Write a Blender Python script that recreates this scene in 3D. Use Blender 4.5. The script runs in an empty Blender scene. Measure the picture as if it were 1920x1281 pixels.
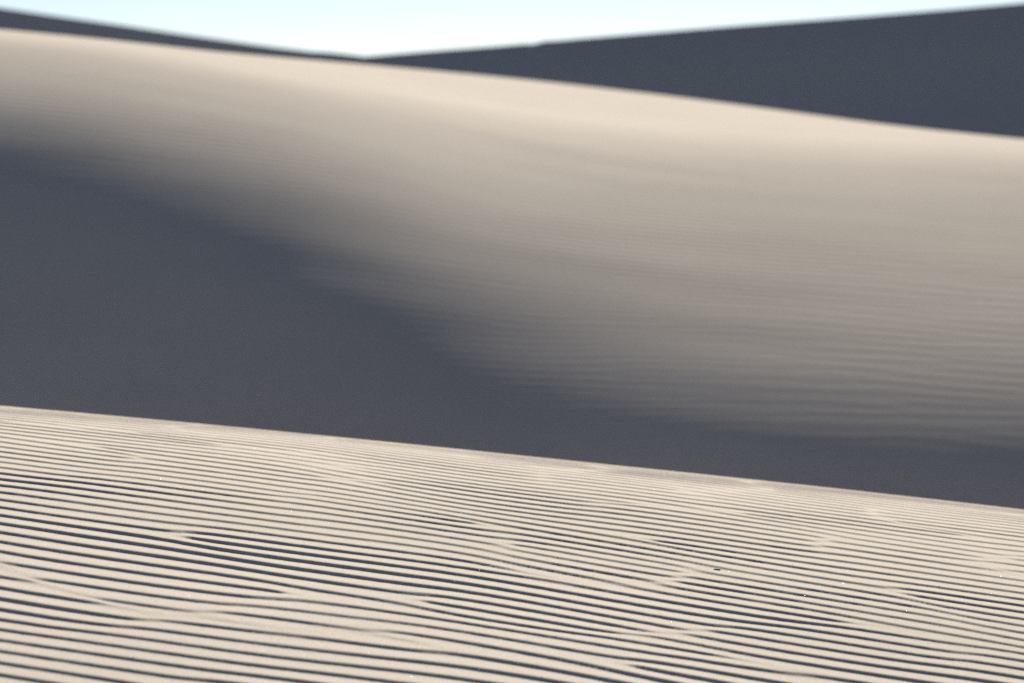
import bpy, math
import numpy as np

# ------------------------------------------------------------------ camera, sky, sun, exposure
scene = bpy.context.scene
COL = scene.collection
CAMZ = 1.6                     # eye height above the datum
F = 5333.0                     # 100 mm lens on a 36 mm sensor, in photo pixels
CX, CY, HORIZON = 960.0, 640.5, 250.0
PITCH = math.atan((CY - HORIZON) / F)

cam_data = bpy.data.cameras.new('camera')
cam = bpy.data.objects.new('camera', cam_data)
COL.objects.link(cam)
cam.location = (0, 0, CAMZ)
cam.rotation_euler = (math.pi / 2 - PITCH, 0, 0)
cam_data.lens = 100
cam_data.sensor_width = 36
cam_data.clip_start = 0.05
cam_data.clip_end = 6000
cam_data.dof.use_dof = True
cam_data.dof.focus_distance = 6.2
cam_data.dof.aperture_fstop = 4.3
scene.camera = cam

SUN_EL = math.radians(30)
SUN_AZ = math.radians(4)       # measured from straight ahead, positive to the right
world = bpy.data.worlds.new('World')
scene.world = world
world.use_nodes = True
wn = world.node_tree.nodes
bg = wn['Background']
sky = wn.new('ShaderNodeTexSky')
sky.sky_type = 'NISHITA'
sky.sun_disc = False
sky.sun_elevation = SUN_EL
sky.sun_rotation = SUN_AZ
sky.altitude = 300
sky.air_density = 0.6
sky.dust_density = 0.26
sky.ozone_density = 2.2
world.node_tree.links.new(sky.outputs[0], bg.inputs[0])
bg.inputs[1].default_value = 0.05

sun_data = bpy.data.lights.new('sun', 'SUN')
sun_data.energy = 5.0
sun_data.angle = math.radians(0.53)
sun_data.color = (1.0, 0.908, 0.76)
sun = bpy.data.objects.new('sun', sun_data)
COL.objects.link(sun)
sun.location = (6, 80, 46)
sun.rotation_euler = (-(math.pi / 2 - SUN_EL), 0, -SUN_AZ)

vs = scene.view_settings
vs.view_transform = 'Standard'
vs.look = 'None'
vs.exposure = 0.79
vs.gamma = 1
vs.use_curve_mapping = False
scene.cycles.use_denoising = False
scene.cycles.sample_clamp_indirect = 4
scene.cycles.max_bounces = 6
scene.cycles.diffuse_bounces = 4

# ------------------------------------------------------------------ helpers
def ang(px, py):
    """photo pixel -> (m, t): x = m*y and z = CAMZ - t*y along its line of sight"""
    u = np.asarray(px, float) - CX
    v = np.asarray(py, float) - CY
    fy = F * math.cos(PITCH) - v * math.sin(PITCH)
    fz = -v * math.cos(PITCH) - F * math.sin(PITCH)
    return u / fy, -fz / fy

def smooth(a, n, axis):
    k = np.hanning(n + 2)[1:-1]
    k /= k.sum()
    pad = [(0, 0)] * a.ndim
    pad[axis] = (n // 2, n - 1 - n // 2)
    b = np.pad(a, pad, mode='edge')
    return np.apply_along_axis(lambda r: np.convolve(r, k, mode='valid'), axis, b)

def smoothstep(a, b, x):
    t = np.clip((x - a) / (b - a), 0, 1)
    return t * t * (3 - 2 * t)

class Field:
    """random complex field on a periodic tile; its zeros are the forks where two ripples join"""
    def __init__(self, seed, size, n, wx, wy, split=0.0):
        r = np.random.default_rng(seed)
        self.size, self.n = size, n
        kx = np.fft.fftfreq(n[0], size[0] / n[0]) * 2 * np.pi
        ky = np.fft.fftfreq(n[1], size[1] / n[1]) * 2 * np.pi
        lobes = np.exp(-0.5 * ((kx + split) / wx) ** 2)
        if split:                       # two shallow crossing sets, as a veering wind leaves
            lobes = lobes + 0.75 * np.exp(-0.5 * ((kx - split) / wx) ** 2)
        g = lobes[:, None] * np.exp(-0.5 * (ky[None, :] / wy) ** 2)
        z = r.normal(size=n) + 1j * r.normal(size=n)
        f = np.fft.ifft2(np.fft.fft2(z) * g)
        self.f = f / np.sqrt((abs(f) ** 2).mean())
    def __call__(self, x, y):
        a = (x / self.size[0] * self.n[0]) % self.n[0]
        b = (y / self.size[1] * self.n[1]) % self.n[1]
        i, j = np.floor(a).astype(int), np.floor(b).astype(int)
        u, v = a - i, b - j
        i %= self.n[0]; j %= self.n[1]
        i1, j1 = (i + 1) % self.n[0], (j + 1) % self.n[1]
        return (self.f[i, j] * (1 - u) * (1 - v) + self.f[i1, j] * u * (1 - v)
                + self.f[i, j1] * (1 - u) * v + self.f[i1, j1] * u * v)

def ripples(x, s, lam, env, rot, sharp, warp=None):
    """height of wind ripples: steep towards the viewer, gentle on the far side, about -0.5..0.5"""
    c, d = math.cos(rot), math.sin(rot)
    xr, sr = x * c - s * d, x * d + s * c
    if warp is not None:
        sr = sr + warp(x, s).real
    e = env(xr, sr)
    ph = np.angle(e) + 2 * np.pi * sr / lam
    a = np.abs(e)
    amp = a / np.sqrt(a * a + 0.02)
    r = sharp
    saw = np.arctan2(r * np.sin(ph), 1 - r * np.cos(ph)) / (2 * math.asin(r))
    return saw * amp

def grid_mesh(name, X, Y, Z, mat, label, kind='structure', category='dune'):
    nr, nc = X.shape
    me = bpy.data.meshes.new(name)
    co = np.stack([X, Y, Z], -1).reshape(-1, 3).astype(np.float32)
    me.vertices.add(len(co))
    me.vertices.foreach_set('co', co.ravel())
    i = np.arange(nr - 1)[:, None] * nc + np.arange(nc - 1)[None, :]
    q = np.stack([i, i + 1, i + nc + 1, i + nc], -1).reshape(-1, 4).astype(np.int32)
    me.loops.add(q.size)
    me.loops.foreach_set('vertex_index', q.ravel())
    me.polygons.add(len(q))
    me.polygons.foreach_set('loop_start', np.arange(0, q.size, 4, dtype=np.int32))
    me.polygons.foreach_set('loop_total', np.full(len(q), 4, np.int32))
    me.polygons.foreach_set('use_smooth', np.ones(len(q), bool))
    me.update(calc_edges=True)
    me.validate()
    me.materials.append(mat)
    o = bpy.data.objects.new(name, me)
    COL.objects.link(o)
    o['kind'] = kind
    o['label'] = label
    o['category'] = category
    return o

# ------------------------------------------------------------------ materials
def sand_material(name, grain, bump, patch, sheen=0.022):
    m = bpy.data.materials.new(name)
    m.use_nodes = True
    nt = m.node_tree
    n, l = nt.nodes, nt.links
    p = n['Principled BSDF']
    p.inputs['Roughness'].default_value = 0.85
    p.inputs['Specular IOR Level'].default_value = sheen
    p.inputs['Diffuse Roughness'].default_value = 0.0
    tc = n.new('ShaderNodeTexCoord')
    g = n.new('ShaderNodeTexNoise')                       # single grains of different minerals
    g.inputs['Scale'].default_value = grain
    g.inputs['Detail'].default_value = 2
    g.inputs['Roughness'].default_value = 0.7
    l.new(tc.outputs['Object'], g.inputs['Vector'])
    ramp = n.new('ShaderNodeValToRGB')
    ramp.color_ramp.elements[0].position = 0.28
    ramp.color_ramp.elements[0].color = (0.375, 0.334, 0.288, 1)
    ramp.color_ramp.elements[1].position = 0.72
    ramp.color_ramp.elements[1].color = (0.575, 0.532, 0.475, 1)
    l.new(g.outputs['Fac'], ramp.inputs['Fac'])
    w = n.new('ShaderNodeTexNoise')                       # broad drifts of slightly darker sand
    w.inputs['Scale'].default_value = patch
    w.inputs['Detail'].default_value = 3
    l.new(tc.outputs['Object'], w.inputs['Vector'])
    mr = n.new('ShaderNodeMapRange')
    mr.inputs['From Min'].default_value = 0.3
    mr.inputs['From Max'].default_value = 0.7
    mr.inputs['To Min'].default_value = 0.94
    mr.inputs['To Max'].default_value = 1.04
    l.new(w.outputs['Fac'], mr.inputs['Value'])
    mix = n.new('ShaderNodeMix')
    mix.data_type = 'RGBA'
    mix.blend_type = 'MULTIPLY'
    mix.inputs['Factor'].default_value = 1
    l.new(ramp.outputs['Color'], mix.inputs['A'])
    l.new(mr.outputs['Result'], mix.inputs['B'])
    l.new(mix.outputs['Result'], p.inputs['Base Color'])
    b = n.new('ShaderNodeBump')
    b.inputs['Strength'].default_value = bump
    b.inputs['Distance'].default_value = 0.6 / grain
    l.new(g.outputs['Fac'], b.inputs['Height'])
    l.new(b.outputs['Normal'], p.inputs['Normal'])
    return m

M_NEAR = sand_material('rippled_sand', 260, 0.2, 1.2, 0.035)
M_MID = sand_material('middle_sand', 150, 0.12, 0.5, 0.013)
M_FAR = sand_material('far_sand', 30, 0.1, 0.08)

rng = np.random.default_rng(7)

# ------------------------------------------------------------------ ground sheet to the horizon
gx = np.concatenate([-np.geomspace(3000, 4, 60), np.linspace(-3, 3, 5), np.geomspace(4, 3000, 60)])
X, Y = np.meshgrid(gx, gx)
R = np.hypot(X, Y)
low = Field(3, (9000.0, 9000.0), (256, 256), 0.012, 0.012)
Z = -4.2 + np.clip(R / 400, 0, 1) * 3.0 * low(X + 3000, Y + 3000).real - np.clip((R - 30) / 200, 0, 1) * 6
grid_mesh('ground', X, Y, Z, M_FAR, 'flat desert sand floor between and beyond the dunes', category='sand')

# ------------------------------------------------------------------ foreground dune
TX = 0.102
YB, S0, SB, LC, PC = 5.0, 0.09, 0.2034, 2.86, 2.2     # slope S0 near the eye, rolling over the crest LC metres beyond YB
_d = np.linspace(-5, 14, 3801)
_s = np.maximum(S0 - SB * np.clip(_d / LC, 0, None) ** PC, -0.5)
_z = np.concatenate([[0], np.cumsum(0.5 * (_s[1:] + _s[:-1]) * np.diff(_d))])
_z = _z - np.interp(0, _d, _z) + CAMZ - 0.9665
def foreground_base(x, y):
    xx = np.clip(x, -7, 7)
    front = np.maximum(3.4 - y, 0)
    return np.interp(y - YB, _d, _z) - TX * x - 0.0042 * xx * xx + 0.02 * front ** 2

# rows of the sheet run along the ripples
def shear(x):
    return math.tan(math.radians(14)) * 3.5 * np.tanh(x / 3.5)
ys = np.concatenate([np.linspace(0.8, 3.0, 50, endpoint=False), np.arange(3.0, 8.9, 0.0031), np.linspace(8.9, 16.0, 100)])
side = 2.5 + np.cumsum(np.geomspace(0.0105, 0.30, 78))
xs = np.concatenate([-side[::-1], np.arange(-2.5, 2.5, 0.0103), side])
X, V = np.meshgrid(xs, ys)
Y = V - shear(X)
Zb = foreground_base(X, Y)
lam = 0.069
k0 = 2 * math.pi / lam
env = Field(11, (24.0, 18.0), (1024, 1024), 0.040 * k0, 0.10 * k0, 0.062 * k0)
warp = Field(12, (24.0, 18.0), (512, 512), 3.2, 1.5)
warp.f = warp.f * 0.022
wavy = Field(16, (12.0, 9.0), (512, 512), 5.0, 4.0)
wavy.f = wavy.f * 0.014
hmod = Field(13, (12.0, 9.0), (512, 512), 4.0, 16.0)
crest_ward = smoothstep(0.2, 2.7, Y - YB + 0.12 * X)
H = 0.0046 * (1 + 0.15 * hmod(X, Y).real) * (1 - 0.40 * crest_ward) * (1 - smoothstep(4.0, 6.5, abs(X)))
rip = ripples(X, Y + wavy(X, Y).real, lam, env, math.radians(14), 0.77, warp)
fine = Field(14, (6.0, 6.0), (1024, 1024), 150.0, 150.0)
heave = Field(15, (24.0, 18.0), (512, 512), 2.0, 2.5)
ZN = Zb + 0.003 * heave(X, Y).real + H * rip + 0.00013 * fine(X, Y).real + 0.00004 * rng.normal(size=X.shape)
grid_mesh('foreground_dune', X, Y, ZN, M_NEAR,
          'sunlit pale dune in the foreground covered in fine dark-shadowed wind ripples')

# ------------------------------------------------------------------ middle dune: lit crest rolling over into its own shade
mid_px = [-900, 0, 213, 427, 640, 973, 1280, 1480, 1680, 1920, 2900]
mid_py = [-20, 55, 75, 100, 117, 148, 183, 210, 237, 262, 350]
cols = np.linspace(-0.40, 0.40, 270)
col_px = CX + cols * F
tc_ = np.interp(col_px, mid_px, ang(np.full(len(mid_px), CX), mid_py)[1])
tc_ = smooth(tc_[None, :], 25, 1)[0]
crest_py = np.interp(col_px, mid_px, mid_py)
# sine of the sun's height over the slope, by column and photo row
tab = {
    0:    [(55, .50), (90, .43), (150, .30), (200, .17), (245, .05), (290, -.01), (360, -.05)],
    300:  [(84, .50), (120, .46), (180, .36), (250, .19), (300, .10), (345, .03), (385, -.005), (470, -.05)],
    600:  [(114, .50), (150, .49), (200, .42), (300, .27), (350, .18), (400, .09), (450, .03), (490, 0.), (560, -.03), (650, -.06)],
    750:  [(127, .51), (165, .50), (250, .43), (350, .31), (450, .17), (520, .07), (580, .012), (625, -.01), (720, -.05)],
    900:  [(141, .51), (180, .50), (250, .45), (350, .36), (450, .25), (550, .125), (620, .065), (700, .022), (770, -.004), (850, -.05)],
    1200: [(174, .51), (220, .50), (300, .45), (400, .36), (500, .27), (600, .19), (680, .11), (740, .045), (785, 0.), (860, -.06)],
    1500: [(213, .51), (250, .49), (300, .45), (400, .38), (500, .31), (600, .24), (680, .17), (740, .10), (790, .035), (825, 0.), (900, -.06)],
    1800: [(249, .50), (290, .46), (350, .41), (450, .35), (550, .29), (650, .22), (720, .15), (780, .08), (835, .01), (870, -.02), (940, -.06)],
}
keys = sorted(tab)
NQ = 760
q = np.linspace(0, 1, NQ)
py_bot = 1120.0
PY = py_bot + (crest_py[None, :] - py_bot) * q[:, None]          # rows run from the foot to the crest
ns_keys = np.zeros((len(keys), NQ, len(cols)))
for k, key in enumerate(keys):
    r = np.array(tab[key])
    top = r[0, 0]
    # each table column is stretched to the crest of the mesh column it is read for
    s = (PY - crest_py[None, :]) / (py_bot - crest_py[None, :])
    ns_keys[k] = np.interp(s, (r[:, 0] - top) / (py_bot - top), r[:, 1])
NS = np.zeros((NQ, len(cols)))
kk = np.clip(np.interp(col_px, keys, np.arange(len(keys))), 0, len(keys) - 1)
for c in range(len(cols)):
    a = int(min(kk[c], len(keys) - 2)); f = kk[c] - a
    NS[:, c] = ns_keys[a, :, c] * (1 - f) + ns_keys[a + 1, :, c] * f
NS = smooth(smooth(NS, 31, 0), 41, 1)
NS = np.where(NS > 0, NS * (0.70 + 0.30 * smoothstep(0.43, 0.505, NS)), NS)
T = ang(np.full_like(PY, CX), PY)[1] + (tc_ - ang(np.full(len(cols), CX), crest_py)[1])[None, :]
sdir = (math.sin(SUN_AZ) * math.cos(SUN_EL), math.cos(SUN_AZ) * math.cos(SUN_EL), math.sin(SUN_EL))
roll = np.sqrt(np.clip((T - tc_[None, :]) * F / 16.0, 0.0, 1))
want = NS.copy()
for step in range(8):                    # find slopes whose tilt to the sun is the wanted one
    slope = np.tan(np.clip(SUN_EL - np.arcsin(np.clip(want, -0.7, 0.9)), -0.3, 0.75))
    grade = np.maximum(np.maximum(slope + T, 0.04) * roll, 0.012)
    dlog = np.zeros_like(T)
    dlog[1:] = (T[:-1] - T[1:]) / (0.5 * (grade[1:] + grade[:-1]))
    Y = 15.0 * np.exp(np.cumsum(dlog, 0))
    Zf = CAMZ - T * Y
    Xf = cols[None, :] * Y
    ax, ay, az = (np.gradient(v, axis=1) for v in (Xf, Y, Zf))
    bx, by, bz = (np.gradient(v, axis=0) for v in (Xf, Y, Zf))
    nx, ny, nz = ay * bz - az * by, az * bx - ax * bz, ax * by - ay * bx
    got = (nx * sdir[0] + ny * sdir[1] + nz * sdir[2]) / np.sqrt(nx * nx + ny * ny + nz * nz)
    err = smooth(smooth(NS - got, 25, 0), 25, 1)
    want = np.clip(want + 0.6 * err, -0.12, 0.56)
# foot: eases into the trough
ft = np.linspace(1, 0, 24, endpoint=False)[:, None]
yfoot = Y[0][None, :] - 2.6 * ft
zfoot = Zf[0][None, :] - slope[0][None, :] * (2.6 * ft - 0.5 * 2.6 * ft ** 2 * 0.9)
# lee: rolls over and falls away
bt = np.linspace(0, 1, 61)[1:, None]
yb = Y[-1][None, :] + 9.0 * bt ** 1.5
db = yb - Y[-1][None, :]
zb = Zf[-1][None, :] - tc_[None, :] * db - 0.05 * db ** 2 / (1 + 0.06 * db)
Y3 = np.concatenate([yfoot, Y, yb], 0)
Z3 = np.concatenate([zfoot, Zf, zb], 0)
X3 = cols[None, :] * np.concatenate([np.repeat(Y[:1], 24, 0), Y, np.repeat(Y[-1:], 60, 0)], 0)
dY, dZ = np.gradient(Y3, axis=0), np.gradient(Z3, axis=0)
ln = np.hypot(dY, dZ)
S = np.cumsum(ln, 0)
nY, nZ = -dZ / ln, dY / ln
lam1, lam2 = 0.078, 0.125
e1 = Field(21, (30.0, 30.0), (1024, 1024), 0.05 * 2 * math.pi / lam1, 0.12 * 2 * math.pi / lam1)
e2 = Field(22, (30.0, 30.0), (1024, 1024), 0.10 * 2 * math.pi / lam2, 0.19 * 2 * math.pi / lam2)
w1 = Field(23, (30.0, 30.0), (512, 512), 0.8, 0.8); w1.f = w1.f * 0.12
PX3 = CX + cols[None, :] * F + 0 * Y3
PY3 = np.concatenate([np.full((24, len(cols)), 1150.0), PY, np.repeat(crest_py[None, :], 60, 0)], 0)
big = smoothstep(1150, 1750, PX3 + 0.45 * (PY3 - 600)) * smoothstep(380, 540, PY3)
r1 = ripples(X3, S, lam1, e1, math.radians(3), 0.4, w1) * 0.0024
r2 = ripples(X3, S, lam2, e2, math.radians(10), 0.4, w1) * 0.0024
bumpy = Field(24, (30.0, 30.0), (512, 512), 1.4, 1.0)(X3 + 15, S).real
streak = Field(25, (30.0, 30.0), (1024, 1024), 2.5, 8.0)(X3 * 0.97 - S * 0.25 + 15, S + X3 * 0.2 + 9).real
lit = np.concatenate([np.zeros((24, len(cols))), np.clip(NS, 0, 1), np.repeat(NS[-1:], 60, 0)], 0)
hgt = (r1 * (1 - 0.7 * big) + r2 * big) * (0.14 + 3.0 * lit) + 0.006 * bumpy + 0.0011 * streak
fade = smoothstep(0, 40, (PY3 - crest_py[None, :])) * 0.85 + 0.15
hgt = hgt * fade
Y3 = Y3 + nY * hgt
Z3 = Z3 + nZ * hgt
grid_mesh('middle_dune', X3, Y3, Z3, M_MID,
          'smooth rounded dune behind the ripples, bright crest fading into deep blue shade')

# ------------------------------------------------------------------ far dunes: backlit slopes in shade
def far_dune(name, pts, dist, skew, face, label, seed, reach, top_ease, notch=None, brink=0.64):
    px = np.array([p[0] for p in pts], float)
    py = np.array([p[1] for p in pts], float)
    m0, m1 = ang(px[0], CY)[0], ang(px[-1], CY)[0]
    m = np.linspace(m0, m1, 420)
    cpx = CX + m * F
    cpy = smooth(np.interp(cpx, px, py)[None, :], 17, 1)[0]
    r = np.random.default_rng(seed)
    wob = Field(seed, (dist * 4, 10.0), (2048, 4), 60.0 / dist, 1.0)
    jag = 0.5 * wob(m * dist + dist, m * 0).real
    if notch is not None:
        jag = jag + notch(cpx)
    t = ang(np.full(len(m), CX), cpy)[1]
    jag = -(ang(np.full(len(m), CX), cpy + jag)[1] - t) * dist      # broken edge of the brink, only near the top
    yc = dist + skew * (m - 0.5 * (m0 + m1)) * dist
    zc = CAMZ - t * yc
    u = np.linspace(0, 1, 110) ** 2.0 * reach                       # towards the viewer
    k = dist / 46.0                                               # rounded brink, then a hollow slip face
    uu = np.linspace(0, 40, 801)
    ss = np.maximum(np.tan(face) - top_ease * uu / k, 0.55)
    ss = brink + (ss - brink) * smoothstep(0.5 * k, 1.8 * k, uu)
    easy = np.interp(u, uu, np.concatenate([[0], np.cumsum(0.5 * (ss[1:] + ss[:-1]) * 0.05)]))
    yf = yc[None, :] - u[:, None]
    zf = zc[None, :] - easy[:, None] + jag[None, :] * np.exp(-u / 0.5)[:, None]
    relief = Field(seed + 1, (dist * 4, dist * 2), (512, 256), 14.0 / dist, 9.0 / dist)
    zf = zf + (0.05 * relief(m[None, :] * dist + dist, u[:, None] + 0 * m[None, :]).real) * smoothstep(0, 6, u)[:, None] * dist / 60
    ub = np.linspace(0, 1, 30)[1:] * reach * 2.2
    yb_ = yc[None, :] + ub[:, None]
    zb_ = zc[None, :] - (0.20 * ub)[:, None] + jag[None, :] * np.exp(-ub / 1.0)[:, None]
    Yd = np.concatenate([yf[::-1], yb_], 0)
    Zd = np.concatenate([zf[::-1], zb_], 0)
    Xd = (m * yc)[None, :] + 0 * Yd
    return grid_mesh(name, Xd, Yd, Zd, M_FAR, label)

far_dune('far_left_dune', [(-2600, -330), (-900, -110), (0, 14), (200, 43), (333, 64), (500, 87), (640, 103), (760, 122), (1500, 230)],
         75.0, 0.25, math.radians(36), 'dark shaded dune far behind at the left, its crest falling to the right', 41, 24, 0.05)
far_dune('far_saddle_dune', [(60, 150), (440, 111), (515, 103.5), (575, 97.0), (610, 98.2), (640, 101), (685, 106.5), (760, 117), (1300, 190)],
         60.0, 0.1, math.radians(35), 'low shaded ridge far behind in the notch between the two dark dunes', 51, 14, 0.05)
far_dune('far_right_dune', [(300, 150), (683, 106), (807, 96), (990, 82.5), (1010, 79), (1140, 68), (1280, 57), (1480, 41), (1680, 25), (1920, 5), (2900, -80), (4400, -190)],
         46.0, -0.15, math.radians(36.5), 'large dark shaded dune far behind at the right, its crest rising to the right', 61, 16, 0.065,
         brink=0.58, notch=lambda x: 2.0 * np.exp(-((x - 1000) / 12.0) ** 2) - 1.4 * np.exp(-((x - 1022) / 11.0) ** 2))

# ------------------------------------------------------------------ bright mineral grains scattered on the near sand
def surface(x, y):
    """nearest height of the built foreground mesh"""
    i = np.clip(np.searchsorted(ys, y + shear(x)), 0, len(ys) - 1)
    j = np.clip(np.searchsorted(xs, x), 0, len(xs) - 1)
    return ZN[i, j]
def glints(n):
    r = np.random.default_rng(77)
    y = r.uniform(3.7, 8.3, n)
    x = r.uniform(-2.1, 2.1, n)
    z = surface(x, y)
    rad = np.minimum(r.lognormal(math.log(0.0006), 0.3, n), 0.001)
    tilt = r.normal(0, 0.45, (n, 2))
    vs_, fs = [], []
    for k in range(n):
        nrm = np.array([tilt[k, 0], tilt[k, 1], 1.0]); nrm /= np.linalg.norm(nrm)
        a = np.cross(nrm, [1, 0, 0]); a /= np.linalg.norm(a)
        b = np.cross(nrm, a)
        c = np.array([x[k], y[k], z[k] + 0.4 * rad[k]])
        o = len(vs_)
        ph = r.uniform(0, 6.28)
        for h, s in ((0.5, 0.7), (-0.6, 1.0)):
            for e in range(5):
                w_ = ph + e * 1.2566
                vs_.append(c + rad[k] * (h * nrm + s * (math.cos(w_) * a + math.sin(w_) * b)))
        fs.append([o, o + 1, o + 2, o + 3, o + 4])
        for e in range(5):
            f_ = (e + 1) % 5
            fs.append([o + 5 + e, o + 5 + f_, o + f_, o + e])
    me = bpy.data.meshes.new('quartz_grains')
    me.from_pydata([tuple(v) for v in vs_], [], fs)
    m = bpy.data.materials.new('quartz')
    m.use_nodes = True
    nt = m.node_tree
    p = nt.nodes['Principled BSDF']
    no = nt.nodes.new('ShaderNodeTexNoise')
    no.inputs['Scale'].default_value = 90
    cr = nt.nodes.new('ShaderNodeValToRGB')
    cr.color_ramp.elements[0].color = (0.5, 0.40, 0.30, 1)
    cr.color_ramp.elements[1].color = (0.72, 0.70, 0.66, 1)
    nt.links.new(no.outputs['Fac'], cr.inputs['Fac'])
    nt.links.new(cr.outputs['Color'], p.inputs['Base Color'])
    p.inputs['Roughness'].default_value = 0.3
    me.materials.append(m)
    ob = bpy.data.objects.new('quartz_grains', me)
    COL.objects.link(ob)
    ob['kind'] = 'stuff'
    ob['label'] = 'tiny glinting mineral grains scattered over the rippled foreground sand'
    ob['category'] = 'sand grains'
glints(9000)

# ------------------------------------------------------------------ one dark pebble caught in a ripple
import bmesh
pm, pt = ang(1345, 1078)
yy = np.linspace(4.5, 7.8, 20000)
hit = yy[np.argmax(foreground_base(pm * yy, yy) > CAMZ - pt * yy)]
# it rests in the trough nearest that line of sight
wy = np.linspace(hit - 0.05, hit + 0.05, 60)
hit = wy[np.argmin(surface(pm * wy, wy) - foreground_base(pm * wy, wy))]
bm = bmesh.new()
bmesh.ops.create_icosphere(bm, subdivisions=3, radius=1.0)
pr = np.random.default_rng(5)
dirs = pr.normal(size=(7, 3)); dirs /= np.linalg.norm(dirs, axis=1)[:, None]
for v in bm.verts:
    p = np.array(v.co)
    k = 1.0 + sum(0.26 * w * max(0.0, float(p @ d)) ** 2 for d, w in zip(dirs, (1, -1, .8, -.9, .6, -.6, .9)))
    v.co = (p[0] * k * 0.0080, p[1] * k * 0.0050, p[2] * k * 0.0034)
for f in bm.faces:
    f.smooth = True
me = bpy.data.meshes.new('pebble')
bm.to_mesh(me); bm.free()
pmat = bpy.data.materials.new('dark_stone')
pmat.use_nodes = True
pn = pmat.node_tree
no = pn.nodes.new('ShaderNodeTexNoise'); no.inputs['Scale'].default_value = 400
cr = pn.nodes.new('ShaderNodeValToRGB')
cr.color_ramp.elements[0].color = (0.12, 0.108, 0.095, 1)
cr.color_ramp.elements[1].color = (0.24, 0.21, 0.18, 1)
pn.links.new(no.outputs['Fac'], cr.inputs['Fac'])
pn.links.new(cr.outputs['Color'], pn.nodes['Principled BSDF'].inputs['Base Color'])
pn.nodes['Principled BSDF'].inputs['Roughness'].default_value = 0.8
me.materials.append(pmat)
pebble = bpy.data.objects.new('pebble', me)
COL.objects.link(pebble)
px_, py_ = float(pm * hit), float(hit)
pebble.location = (px_, py_, float(surface(np.array([px_]), np.array([py_]))[0]) + 0.0010)
pebble.rotation_euler = (0.1, 0.05, -0.2)
pebble['label'] = 'single tiny dark pebble lodged in a ripple shadow on the foreground sand'
pebble['category'] = 'pebble'
